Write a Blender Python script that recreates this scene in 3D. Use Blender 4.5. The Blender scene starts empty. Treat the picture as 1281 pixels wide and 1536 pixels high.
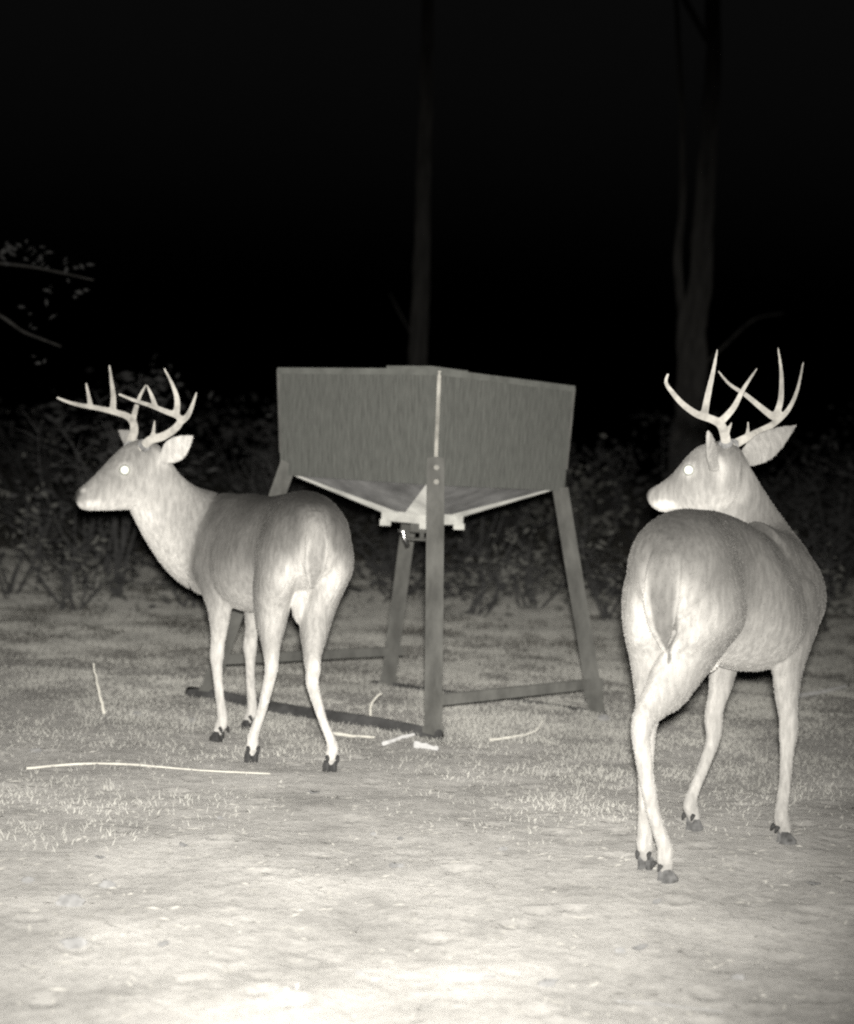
import bpy, bmesh, math, random
import numpy as np
from mathutils import Vector, Matrix, kdtree, noise
random.seed(7); RNG = np.random.default_rng(7)
S = bpy.context.scene
COL = S.collection

# ------------------------------------------------------------------ camera
FPX, CX, CY, CAMH = 2450.0, 640.5, 768.0, 1.10
PITCH, ROLL = math.atan(68/2450.0), math.radians(2.0)
cam_d = bpy.data.cameras.new('trail_camera'); cam = bpy.data.objects.new('trail_camera', cam_d); COL.objects.link(cam)
CM = Matrix.Translation((0, 0, CAMH)) @ Matrix.Rotation(math.pi/2-PITCH, 4, 'X') @ Matrix.Rotation(ROLL, 4, 'Z')
cam.matrix_world = CM
cam_d.sensor_fit = 'HORIZONTAL'; cam_d.sensor_width = 36; cam_d.lens = 36*FPX/1281.0
cam_d.clip_start = 0.05; cam_d.clip_end = 500
cam_d.dof.use_dof = True; cam_d.dof.focus_distance = 5.1; cam_d.dof.aperture_fstop = (36*FPX/1281.0/1000)/0.025
S.camera = cam
# ------------------------------------------------------------------ night sky
W = bpy.data.worlds.new('World'); S.world = W; W.use_nodes = True
wn = W.node_tree; bg = wn.nodes['Background']
sky = wn.nodes.new('ShaderNodeTexSky'); sky.sky_type = 'NISHITA'; sky.sun_disc = False
sky.sun_elevation = math.radians(-3.4); sky.sun_rotation = math.radians(180)
bw = wn.nodes.new('ShaderNodeRGBToBW'); wn.links.new(sky.outputs[0], bw.inputs[0])   # an infrared sensor sees no hue
wn.links.new(bw.outputs[0], bg.inputs['Color']); bg.inputs['Strength'].default_value = 0.09
# ------------------------------------------------------------------ the trail camera's infrared flash, just above its lens
fl_d = bpy.data.lights.new('infrared_flash', 'SPOT'); fl = bpy.data.objects.new('infrared_flash', fl_d); COL.objects.link(fl)
fl_d.energy = 2650; fl_d.color = (1.0, 0.964, 0.895); fl_d.spot_size = math.radians(49.5); fl_d.spot_blend = 1.0; fl_d.shadow_soft_size = 0.035
fl.matrix_world = Matrix.Translation((0.01, 0.0, CAMH+0.075)) @ Matrix.Rotation(math.radians(2.6), 4, 'Z') @ Matrix.Rotation(math.pi/2-math.radians(6.2), 4, 'X')
# ------------------------------------------------------------------ exposure
S.view_settings.view_transform = 'Standard'; S.view_settings.look = 'None'
S.view_settings.exposure = 0.0; S.view_settings.gamma = 1.0
S.render.engine = 'CYCLES'; S.cycles.max_bounces = 5; S.cycles.diffuse_bounces = 3
S.cycles.use_denoising = False
S.cycles.pixel_filter_type = 'BLACKMAN_HARRIS'; S.cycles.filter_width = 2.2

# ------------------------------------------------------------------ helpers
C0 = Vector((0, 0, CAMH)); R3 = CM.to_3x3()
def ray(px, py): return R3 @ Vector(((px-CX)/FPX, -(py-CY)/FPX, -1))
def at(px, py, Y):
    d = ray(px, py); return C0 + d*(Y/d.y)
def proj(p):
    q = CM.inverted() @ Vector(p); return (CX+FPX*q.x/-q.z, CY-FPX*q.y/-q.z)

def gz(x, y):
    "height of the ground"
    v = 0.020*noise.noise((x*0.9, y*0.9, 3.1)) + 0.011*noise.noise((x*2.7, y*2.7, 9.2))
    v += 0.0038*noise.noise((x*7.5, y*7.5, 1.7)) + 0.0018*noise.noise((x*19, y*19, 5.7)) + 0.010*max(0.0, noise.noise((x*4.1, y*4.6, 8.8))-.25)
    far = max(0.0, y-9.0); v += 0.0009*far*far if far < 30 else 0.81
    return v
_PR = []
_r = random.Random(21)
for _ in range(110):
    y_ = 2.7+3.6*_r.random(); a_ = _r.uniform(0, 6.28); _PR.append((_r.uniform(-.30, .30)*y_, y_, math.cos(a_), math.sin(a_), _r.uniform(.5, 1.2)))
def prints(X, Y):
    "churned hoof marks pressed into the near sand"
    Z = np.zeros_like(X)
    for (x, y, c, s_, k) in _PR:
        dx, dy = X-x, Y-y; u = (dx*c+dy*s_)/.045; w = np.abs(-dx*s_+dy*c); v1 = (w-.014)/.016; q = u*u+v1*v1
        Z -= .008*k*np.exp(-q*1.2); Z += .004*k*np.exp(-((np.sqrt(u*u+(w/.034)**2)-1.25)/.35)**2)
    return Z
def gnd(px, py):
    Y = 5.0
    d = ray(px, py); p = C0 + d*(CAMH/-d.z)
    for _ in range(6):
        p = C0 + d*((CAMH-gz(p.x, p.y))/-d.z)
    return p

def tag(o, label=None, cat=None, group=None, kind=None):
    if label: o['label'] = label
    if cat: o['category'] = cat
    if group: o['group'] = group
    if kind: o['kind'] = kind
    return o
def empty(name, loc=(0, 0, 0), rz=0):
    o = bpy.data.objects.new(name, None); COL.objects.link(o); o.location = loc; o.rotation_euler = (0, 0, rz); o.empty_display_size = .1
    return o
def link(name, me, mat=None, parent=None, smooth=True):
    o = bpy.data.objects.new(name, me); COL.objects.link(o)
    if mat is not None: me.materials.clear(); me.materials.append(mat)
    if smooth:
        me.polygons.foreach_set('use_smooth', np.ones(len(me.polygons), bool))
    if parent is not None:
        o.parent = parent
        o.matrix_parent_inverse = Matrix.LocRotScale(parent.location, parent.rotation_euler, parent.scale).inverted()
    return o
def mesh_of(V, F, name='m'):
    me = bpy.data.meshes.new(name); me.from_pydata([tuple(v) for v in V], [], F); me.update(); return me
def quads_mesh(V, nv, name='m'):
    "V (n*nv,3): n separate polygons of nv corners"
    n = len(V)//nv; me = bpy.data.meshes.new(name)
    me.vertices.add(len(V)); me.vertices.foreach_set('co', np.asarray(V, np.float32).ravel())
    me.loops.add(n*nv); me.loops.foreach_set('vertex_index', np.arange(n*nv, dtype=np.int32))
    me.polygons.add(n); me.polygons.foreach_set('loop_start', np.arange(0, n*nv, nv, dtype=np.int32))
    me.update(calc_edges=True); me.validate(); return me

class MB:
    def __init__(s): s.V = []; s.F = []
    def add(s, V, F):
        b = len(s.V); s.V += [Vector(v) for v in V]; s.F += [tuple(i+b for i in f) for f in F]
    def box8(s, P):
        s.add(P, [(0, 3, 2, 1), (4, 5, 6, 7), (0, 1, 5, 4), (1, 2, 6, 5), (2, 3, 7, 6), (3, 0, 4, 7)])
    def bar(s, a, b, wx, wy, ref=(0, 0, 1)):
        a = Vector(a); b = Vector(b); t = (b-a).normalized(); r = Vector(ref)
        e1 = r-t*r.dot(t); e1.normalize(); e2 = t.cross(e1)
        s.box8([p+e1*i*wx/2+e2*j*wy/2 for p in (a, b) for i, j in ((-1, -1), (1, -1), (1, 1), (-1, 1))])
    def tube(s, pts, rad, n=10, cap=True):
        pts = [Vector(p) for p in pts]; b = len(s.V); N = len(pts)
        ref = Vector((0.31, 0.17, 0.93))
        for i, p in enumerate(pts):
            t = (pts[min(i+1, N-1)]-pts[max(i-1, 0)]).normalized()
            e1 = ref-t*ref.dot(t)
            if e1.length < .05: e1 = Vector((1, 0, 0))-t*t.x
            e1.normalize(); e2 = t.cross(e1); ref = e1
            for k in range(n):
                a = 2*math.pi*k/n; s.V.append(p+(e1*math.cos(a)+e2*math.sin(a))*rad[i])
        for i in range(N-1):
            for k in range(n):
                s.F.append((b+i*n+k, b+i*n+(k+1) % n, b+(i+1)*n+(k+1) % n, b+(i+1)*n+k))
        if cap:
            s.F.append(tuple(b+k for k in range(n-1, -1, -1))); s.F.append(tuple(b+(N-1)*n+k for k in range(n)))
    def build(s, name, mat, parent=None, smooth=False, bevel=0):
        me = mesh_of(s.V, s.F, name)
        bm = bmesh.new(); bm.from_mesh(me); bmesh.ops.recalc_face_normals(bm, faces=bm.faces)
        if bevel: bmesh.ops.bevel(bm, geom=bm.edges[:], offset=bevel, segments=2, profile=.6, affect='EDGES')
        bm.to_mesh(me); bm.free()
        return link(name, me, mat, parent, smooth)

def catmull(P, sub):
    P = np.asarray(P, float); n = len(P); out = []
    for i in range(n-1):
        p0, p1, p2, p3 = P[max(i-1, 0)], P[i], P[i+1], P[min(i+2, n-1)]
        for k in range(sub):
            t = k/sub
            out.append(.5*((2*p1)+(-p0+p2)*t+(2*p0-5*p1+4*p2-p3)*t*t+(-p0+3*p1-3*p2+p3)*t**3))
    out.append(P[-1]); return np.array(out)

# ------------------------------------------------------------------ materials
def nodes(name):
    m = bpy.data.materials.new(name); m.use_nodes = True; nt = m.node_tree
    return m, nt, nt.nodes['Principled BSDF']
def N(nt, t, **kw):
    n = nt.nodes.new(t)
    for k, v in kw.items():
        if k in n.inputs: n.inputs[k].default_value = v
        else: setattr(n, k, v)
    return n
def grey_mat(name, lo, hi, scale=20, stretch=(1, 1, 1), rough=.9, bump=0.0, bscale=60, tint=(1, 1, 1), metal=0, detail=6, spec=.25, coords='Object', drough=0.8):
    m, nt, b = nodes(name); L = nt.links.new
    tc = N(nt, 'ShaderNodeTexCoord'); mp = N(nt, 'ShaderNodeMapping'); mp.inputs['Scale'].default_value = stretch
    L(tc.outputs[coords], mp.inputs[0])
    nz = N(nt, 'ShaderNodeTexNoise', Scale=scale, Detail=detail, Roughness=.62); L(mp.outputs[0], nz.inputs['Vector'])
    rp = N(nt, 'ShaderNodeValToRGB'); rp.color_ramp.elements[0].position = .32; rp.color_ramp.elements[1].position = .68
    rp.color_ramp.elements[0].color = (*[lo*t for t in tint], 1); rp.color_ramp.elements[1].color = (*[hi*t for t in tint], 1)
    L(nz.outputs['Fac'], rp.inputs[0]); L(rp.outputs[0], b.inputs['Base Color'])
    b.inputs['Roughness'].default_value = rough; b.inputs['Metallic'].default_value = metal
    b.inputs['Specular IOR Level'].default_value = spec; b.inputs['Diffuse Roughness'].default_value = drough
    if bump:
        n2 = N(nt, 'ShaderNodeTexNoise', Scale=bscale, Detail=5); L(mp.outputs[0], n2.inputs['Vector'])
        bp = N(nt, 'ShaderNodeBump', Strength=bump, Distance=.01); L(n2.outputs['Fac'], bp.inputs['Height']); L(bp.outputs[0], b.inputs['Normal'])
    return m
def tone_mat(name, tint, rough=.85, var=.2, bump=.45, scale=70, stretch=(1, 1, .3)):
    m, nt, b = nodes(name); L = nt.links.new
    a = N(nt, 'ShaderNodeAttribute', attribute_name='tone')
    tc = N(nt, 'ShaderNodeTexCoord'); mp = N(nt, 'ShaderNodeMapping'); mp.inputs['Scale'].default_value = stretch; L(tc.outputs['Object'], mp.inputs[0])
    nz = N(nt, 'ShaderNodeTexNoise', Scale=scale, Detail=4); L(mp.outputs[0], nz.inputs['Vector'])
    mr = N(nt, 'ShaderNodeMapRange'); mr.inputs['To Min'].default_value = 1-var; mr.inputs['To Max'].default_value = 1+var; mr.inputs['From Min'].default_value = .3; mr.inputs['From Max'].default_value = .7
    L(nz.outputs['Fac'], mr.inputs['Value'])
    mu = N(nt, 'ShaderNodeMath', operation='MULTIPLY'); L(a.outputs['Fac'], mu.inputs[0]); L(mr.outputs[0], mu.inputs[1])
    cc = N(nt, 'ShaderNodeCombineColor')
    for i in range(3):
        q = N(nt, 'ShaderNodeMath', operation='MULTIPLY'); L(mu.outputs[0], q.inputs[0]); q.inputs[1].default_value = tint[i]; L(q.outputs[0], cc.inputs[i])
    L(cc.outputs[0], b.inputs['Base Color']); b.inputs['Roughness'].default_value = rough; b.inputs['Specular IOR Level'].default_value = .08
    b.inputs['Diffuse Roughness'].default_value = .25
    if bump:
        bp = N(nt, 'ShaderNodeBump', Strength=bump, Distance=.004); L(nz.outputs['Fac'], bp.inputs['Height']); L(bp.outputs[0], b.inputs['Normal'])
    return m
M = {}
M['coat'] = tone_mat('deer_coat', (1, .98, .94))
M['hair'] = tone_mat('deer_hair', (1, .98, .94), bump=0, var=.2)
M['antler'] = grey_mat('antler', .30, .68, 16, (1, 1, 1), .55, .3, 80, (1, .97, .9))
M['burr'] = grey_mat('antler_burr', .12, .34, 60, rough=.8, bump=.6, bscale=120)
M['hoof'] = grey_mat('hoof', .03, .07, 30, rough=.6)
M['eye'], _nt, _b = nodes('eye_shine'); _b.inputs['Base Color'].default_value = (.95, .97, .9, 1); _b.inputs['Metallic'].default_value = 1; _b.inputs['Roughness'].default_value = .62
M['hoof_pale'] = grey_mat('hoof_pale', .05, .22, 30, rough=.6)
M['dark'] = grey_mat('nose_skin', .03, .06, 80, rough=.5)
M['panel'] = grey_mat('feeder_panel', .085, .15, 12, (10, 10, 1.1), .85, .3, 30, (.97, 1, .93), spec=.3)
M['lid'] = grey_mat('feeder_lid', .11, .18, 12, (1, 1, 1), .75, .2, 30, (.97, 1, .93))
M['leg'] = grey_mat('feeder_leg', .10, .19, 11, (1, 1, .6), .8, .4, 45, (1, 1, .94))
M['skid'] = grey_mat('rusty_skid', .04, .10, 9, rough=.9, bump=.3, bscale=40)
M['edge'] = grey_mat('worn_edge', .20, .62, 9, (1, 1, .9), .6, .2, 50, (1, .98, .9))
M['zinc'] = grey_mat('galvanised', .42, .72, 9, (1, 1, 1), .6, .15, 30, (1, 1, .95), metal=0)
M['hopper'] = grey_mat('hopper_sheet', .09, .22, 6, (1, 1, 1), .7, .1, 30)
M['steel'] = grey_mat('bright_steel', .8, .92, 9, rough=.35, metal=1)
M['bark'] = grey_mat('bark', .026, .078, 14, (1, 1, .16), .95, .8, 22, (1, .97, .92))
M['barkp'] = grey_mat('pale_bark', .05, .13, 14, (1, 1, .16), .95, .8, 22, (1, .97, .92))
M['twig'] = grey_mat('twig', .06, .13, 20, rough=.9)
M['leaf'] = grey_mat('shrub_leaf', .06, .18, 1.7, rough=.7, detail=2, tint=(1, 1, .93))
M['leafd'] = grey_mat('shrub_leaf_dark', .04, .10, 1.7, rough=.7, detail=2)
M['leafp'] = grey_mat('shrub_leaf_pale', .12, .27, 2.3, rough=.65, detail=2, tint=(1, 1, .93))
M['flake'] = grey_mat('leaf_flake', .20, .50, 9, rough=.9, tint=(1, .98, .92))
M['straw'] = grey_mat('straw', .62, .85, 12, rough=.8, tint=(1, .98, .9))
M['grass'] = grey_mat('dry_grass', .36, .60, 2.2, rough=.85, detail=5, tint=(1, .99, .93))
M['clod'] = grey_mat('clod', .20, .36, 30, rough=.95, bump=.6, bscale=90)
M['deadleaf'] = grey_mat('dead_leaf', .15, .28, 20, rough=.9)
M['stick'] = grey_mat('stick', .35, .6, 25, rough=.9)
M['chip'] = grey_mat('wood_chip', .5, .75, 25, rough=.9)

# ground
def ground_mat():
    m, nt, b = nodes('sandy_ground'); L = nt.links.new
    tc = N(nt, 'ShaderNodeTexCoord')
    n1 = N(nt, 'ShaderNodeTexNoise', Scale=2.2, Detail=7, Roughness=.65); L(tc.outputs['Object'], n1.inputs['Vector'])
    n2 = N(nt, 'ShaderNodeTexNoise', Scale=28, Detail=6, Roughness=.7); L(tc.outputs['Object'], n2.inputs['Vector'])
    n3 = N(nt, 'ShaderNodeTexNoise', Scale=.55, Detail=4); L(tc.outputs['Object'], n3.inputs['Vector'])
    mx = N(nt, 'ShaderNodeMath', operation='MULTIPLY_ADD'); L(n2.outputs['Fac'], mx.inputs[0]); mx.inputs[1].default_value = .55; 
    m2 = N(nt, 'ShaderNodeMath', operation='MULTIPLY_ADD'); L(n1.outputs['Fac'], m2.inputs[0]); m2.inputs[1].default_value = .95; m2.inputs[2].default_value = -.245
    L(m2.outputs[0], mx.inputs[2])
    rp = N(nt, 'ShaderNodeValToRGB'); e = rp.color_ramp.elements
    e[0].position = .3; e[0].color = (.22, .216, .207, 1); e[1].position = .74; e[1].color = (.43, .422, .405, 1)
    L(mx.outputs[0], rp.inputs[0])
    # litter and soil take over away from the worn sandy patch
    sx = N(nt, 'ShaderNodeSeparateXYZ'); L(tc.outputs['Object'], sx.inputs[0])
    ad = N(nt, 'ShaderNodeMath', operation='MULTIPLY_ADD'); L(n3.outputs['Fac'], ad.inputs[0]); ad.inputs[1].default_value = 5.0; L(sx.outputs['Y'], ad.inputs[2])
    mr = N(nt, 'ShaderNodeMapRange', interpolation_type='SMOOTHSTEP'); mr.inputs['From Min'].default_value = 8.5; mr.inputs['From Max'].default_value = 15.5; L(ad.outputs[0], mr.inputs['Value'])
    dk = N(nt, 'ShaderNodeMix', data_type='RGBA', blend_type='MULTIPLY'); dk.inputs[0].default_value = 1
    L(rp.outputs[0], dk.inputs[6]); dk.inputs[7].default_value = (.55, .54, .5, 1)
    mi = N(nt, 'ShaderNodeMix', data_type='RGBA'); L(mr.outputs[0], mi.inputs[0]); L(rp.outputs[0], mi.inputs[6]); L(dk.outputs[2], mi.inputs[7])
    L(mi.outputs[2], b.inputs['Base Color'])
    b.inputs['Roughness'].default_value = 1; b.inputs['Specular IOR Level'].default_value = .05; b.inputs['Diffuse Roughness'].default_value = 1
    bp = N(nt, 'ShaderNodeBump', Strength=.55, Distance=.02); L(n2.outputs['Fac'], bp.inputs['Height'])
    n5 = N(nt, 'ShaderNodeTexNoise', Scale=120, Detail=4); L(tc.outputs['Object'], n5.inputs['Vector'])
    bp2 = N(nt, 'ShaderNodeBump', Strength=.5, Distance=.006); L(n5.outputs['Fac'], bp2.inputs['Height']); L(bp.outputs[0], bp2.inputs['Normal'])
    L(bp2.outputs[0], b.inputs['Normal']); return m
M['ground'] = ground_mat()

# ------------------------------------------------------------------ ground sheet: fine where the flash reaches, out to the horizon
def make_ground():
    xs = np.concatenate([-np.geomspace(250, 2.3, 30), np.linspace(-2.2, 2.2, 260), np.geomspace(2.3, 250, 30)])
    ys = np.concatenate([[-60, -20, -6, -2, 0, 1, 1.6, 2.1], np.linspace(2.4, 6.5, 300), np.linspace(6.53, 9, 80), np.linspace(9.1, 20, 90), np.geomspace(20.6, 400, 26)])
    nx = len(xs); X, Y = np.meshgrid(xs, ys)
    Z = np.array([gz(x, y) for y in ys for x in xs]).reshape(X.shape)+prints(X, Y)
    V = np.stack([X, Y, Z], -1).reshape(-1, 3)
    F = [(j*nx+i, j*nx+i+1, (j+1)*nx+i+1, (j+1)*nx+i) for j in range(len(ys)-1) for i in range(nx-1)]
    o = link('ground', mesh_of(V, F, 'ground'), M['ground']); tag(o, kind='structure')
make_ground()

# ------------------------------------------------------------------ deer
def loft(st, sub=5, n=28):
    """st: stations (A, B, halfwidth, lateral, toneA, toneM, toneB, pear): rings through A and B"""
    rows = []
    for s in st:
        A, B, w, lat, tA, tM, tB = s[:7]; k = s[7] if len(s) > 7 else 0
        rows.append(list(A)+list(B)+[w]+list(Vector(lat).normalized())+[tA, tM, tB, k])
    R = catmull(rows, sub); V = []; T = []
    th = np.linspace(0, 2*np.pi, n, endpoint=False); c, s_ = np.cos(th), np.sin(th)
    for r in R:
        A, B, w, lat, (tA, tM, tB, k) = r[0:3], r[3:6], max(r[6], .002), r[7:10], r[10:14]
        ring = (A+B)/2 + np.outer(c, (A-B)/2) + np.outer(s_*w*(1+k*c), lat/np.linalg.norm(lat))
        V.append(ring); T.append(tM+(tA-tM)*np.clip(c, 0, 1)**1.5+(tB-tM)*np.clip(-c, 0, 1)**1.2)
    m = len(V); V = np.concatenate(V+[V[0].mean(0)[None], V[-1].mean(0)[None]]); T = np.concatenate(T+[[T[0].mean(), T[-1].mean()]])
    F = []
    for i in range(m-1):
        for k in range(n): F.append((i*n+k, i*n+(k+1) % n, (i+1)*n+(k+1) % n, (i+1)*n+k))
    for k in range(n):
        F.append((m*n, (k+1) % n, k)); F.append((m*n+1, (m-1)*n+k, (m-1)*n+(k+1) % n))
    return V, F, T
def fuse(parts, voxel, smooth_it):
    "union of closed lofts -> one continuous skin, with the nearest loft's tone carried over"
    V = []; F = []; T = []; b = 0
    for v, f, t in parts:
        V.append(v); T.append(t); F += [tuple(i+b for i in q) for q in f]; b += len(v)
    V = np.concatenate(V); T = np.concatenate(T)
    me = mesh_of(V, F); bm = bmesh.new(); bm.from_mesh(me); bmesh.ops.recalc_face_normals(bm, faces=bm.faces); bm.to_mesh(me); bm.free()
    ob = bpy.data.objects.new('tmp', me); COL.objects.link(ob)
    md = ob.modifiers.new('r', 'REMESH'); md.mode = 'VOXEL'; md.voxel_size = voxel
    dg = bpy.context.evaluated_depsgraph_get(); out = bpy.data.meshes.new_from_object(ob.evaluated_get(dg))
    bpy.data.objects.remove(ob); bpy.data.meshes.remove(me)
    n = len(out.vertices); P = np.empty(n*3); out.vertices.foreach_get('co', P); P = P.reshape(-1, 3)
    E = np.empty(len(out.edges)*2, np.int32); out.edges.foreach_get('vertices', E); E = E.reshape(-1, 2)
    deg = np.bincount(E.ravel(), minlength=n).astype(float)
    def lap(a):
        s = np.stack([np.bincount(E[:, 0], a[E[:, 1], k], n)+np.bincount(E[:, 1], a[E[:, 0], k], n) for k in range(a.shape[1])], 1)
        return s/deg[:, None]
    Q = P.copy()
    for _ in range(smooth_it):
        Q = Q+.55*(lap(Q)-Q); Q = Q-.30*(lap(Q)-Q)
    kd = kdtree.KDTree(len(V))
    for i, v in enumerate(V): kd.insert(v, i)
    kd.balance(); tone = np.empty(n)
    for i in range(n):
        h = kd.find_n(P[i], 4); w = np.array([1/(x[2]+.003)**2 for x in h]); tone[i] = (w*T[[x[1] for x in h]]).sum()/w.sum()
    t2 = tone[:, None]
    for _ in range(34): t2 = t2+.7*(lap(t2)-t2)
    out.vertices.foreach_set('co', Q.ravel()); out.update()
    return out, Q, t2[:, 0]
def spots(P, tone, L):
    for c, r, t, s in L:
        d = np.linalg.norm((P-np.array(c))/np.array(r if hasattr(r, '__len__') else (r, r, r)), axis=1)
        w = np.clip(1.25-d, 0, 1); w = w*w*(3-2*w)*s; tone[:] = tone*(1-w)+t*w
def set_tone(me, tone):
    a = me.attributes.new('tone', 'FLOAT', 'POINT'); a.data.foreach_set('value', tone.astype(np.float32))
def fur(me, tone, flow, count, length, parent, mat, bare):
    nf = len(me.polygons); me.calc_loop_triangles(); nt_ = len(me.loop_triangles)
    I = np.empty(nt_*3, np.int32); me.loop_triangles.foreach_get('vertices', I); I = I.reshape(-1, 3)
    P = np.empty(len(me.vertices)*3); me.vertices.foreach_get('co', P); P = P.reshape(-1, 3)
    NO = np.empty(len(me.vertices)*3); me.vertices.foreach_get('normal', NO); NO = NO.reshape(-1, 3)
    a, b, c = P[I[:, 0]], P[I[:, 1]], P[I[:, 2]]; ar = np.linalg.norm(np.cross(b-a, c-a), axis=1)
    idx = RNG.choice(nt_, count, p=ar/ar.sum()); u, v = RNG.random(count), RNG.random(count); f = u+v > 1; u[f] = 1-u[f]; v[f] = 1-v[f]
    w = np.stack([1-u-v, u, v], 1)[:, :, None]
    X = (P[I[idx]]*w).sum(1); Nn = (NO[I[idx]]*w).sum(1); Nn /= np.linalg.norm(Nn, axis=1)[:, None]; t = (tone[I[idx]]*w[:, :, 0]).sum(1)
    FL = flow(X); FL = FL-Nn*(FL*Nn).sum(1)[:, None]; FL /= np.linalg.norm(FL, axis=1)[:, None]+1e-6
    keep = ~bare(X); X, Nn, t, FL = X[keep], Nn[keep], t[keep], FL[keep]; k = len(X)
    ln = length(X)*RNG.uniform(.7, 1.25, k); J = RNG.normal(0, .22, (k, 3))
    d1 = Nn*.34+FL*.95+J; d1 /= np.linalg.norm(d1, axis=1)[:, None]; d2 = Nn*.08+FL+J; d2 /= np.linalg.norm(d2, axis=1)[:, None]
    pts = np.stack([X-Nn*.001, X+d1*(ln*.5)[:, None], X+d1*(ln*.5)[:, None]+d2*(ln*.5)[:, None]], 1).astype(np.float32)
    hc = bpy.data.hair_curves.new('fur'); hc.add_curves([3]*k); hc.position_data.foreach_set('vector', pts.ravel())
    rd = np.tile(np.array([.0006, .0005, .00012], np.float32), k)
    ra = hc.attributes.get('radius') or hc.attributes.new('radius', 'FLOAT', 'POINT'); ra.data.foreach_set('value', rd)
    ta = hc.attributes.new('tone', 'FLOAT', 'CURVE'); ta.data.foreach_set('value', np.clip(t*RNG.uniform(.65, 1.3, k), .02, .92).astype(np.float32))
    hc.materials.append(mat)
    o = bpy.data.objects.new('fur', hc); COL.objects.link(o); o.parent = parent
    o.matrix_parent_inverse = Matrix.LocRotScale(parent.location, parent.rotation_euler, parent.scale).inverted(); o['kind'] = 'stuff'
    return o

def tines(branches, name, parent):
    "one antler: main beam and tines as tapered curved tubes grown together"
    mb = MB()
    for pts, r0, r1 in branches:
        P = catmull([list(p) for p in pts], 7); m = len(P)
        mb.tube(P, [r0+(r1-r0)*(i/(m-1))**1.25 for i in range(m)], 12)
    me = mesh_of(mb.V, mb.F); bm = bmesh.new(); bm.from_mesh(me); bmesh.ops.recalc_face_normals(bm, faces=bm.faces); bm.to_mesh(me); bm.free()
    ob = bpy.data.objects.new('tmp', me); COL.objects.link(ob)
    md = ob.modifiers.new('r', 'REMESH'); md.mode = 'VOXEL'; md.voxel_size = .0036
    sm = ob.modifiers.new('s', 'SMOOTH'); sm.factor = .5; sm.iterations = 5
    dg = bpy.context.evaluated_depsgraph_get(); out = bpy.data.meshes.new_from_object(ob.evaluated_get(dg))
    bpy.data.objects.remove(ob); out.name = 'antler'
    an = link(name, out, M['antler'], parent)
    p0, p1 = Vector(branches[0][0][0]), Vector(branches[0][0][1]); t = (p1-p0).normalized(); c = p0.lerp(p1, .35); mb = MB(); rr = branches[0][1]
    mb.tube([c-t*.012, c-t*.006, c+t*.002, c+t*.009], [rr*.9, rr*1.35, rr*1.4, rr*.95], 14)
    mb.V = [v+Vector((noise.noise(v*160), noise.noise(v*160+Vector((5, 0, 0))), noise.noise(v*160+Vector((0, 5, 0)))))*.004 for v in mb.V]
    mb.build('burr', M['burr'], an, True)
    return an

def hoof(p, d, lat, parent, s=1.0, col='hoof'):
    "cloven hoof: two pointed toes side by side, on the ground under the pastern"
    mb = MB(); d = Vector(d); d.z = 0; d.normalize(); lat = Vector(lat); lat.z = 0; lat.normalize(); z = Vector((0, 0, 1)); p = Vector(p)
    for sd in (-1, 1):
        rings = []
        for (f, hz, w, l) in ((0.0, 0.0, .0135, .034), (0.002, .014, .0135, .031), (-.006, .032, .0135, .022), (-.012, .046, .011, .014)):
            c = p+d*(f+.008)*s+lat*sd*.0135*s+z*hz*s; ring = []
            for k in range(10):
                a = 2*math.pi*k/10; fx = math.cos(a); fy = math.sin(a)
                ww = w*(1-.55*max(0, fx)**2)
                ring.append(c+d*fx*l*s+lat*fy*ww*s)
            rings.append(ring)
        V = [v for r in rings for v in r]; F = [(i*10+k, i*10+(k+1) % 10, (i+1)*10+(k+1) % 10, (i+1)*10+k) for i in range(3) for k in range(10)]
        F += [tuple(range(9, -1, -1)), tuple(30+k for k in range(10))]; mb.add(V, F)
    h = mb.build('hoof', M[col], parent, True)
    for sd in (-1, 1):
        m2 = MB(); c = p-d*.030*s+lat*sd*.019*s+z*.066*s
        m2.tube([c, c-d*.008*s-z*.009*s, c-d*.014*s-z*.022*s], [.008*s, .008*s, .003*s], 8)
        m2.build('dewclaw', M['hoof'], h, True)
    return h

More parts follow.
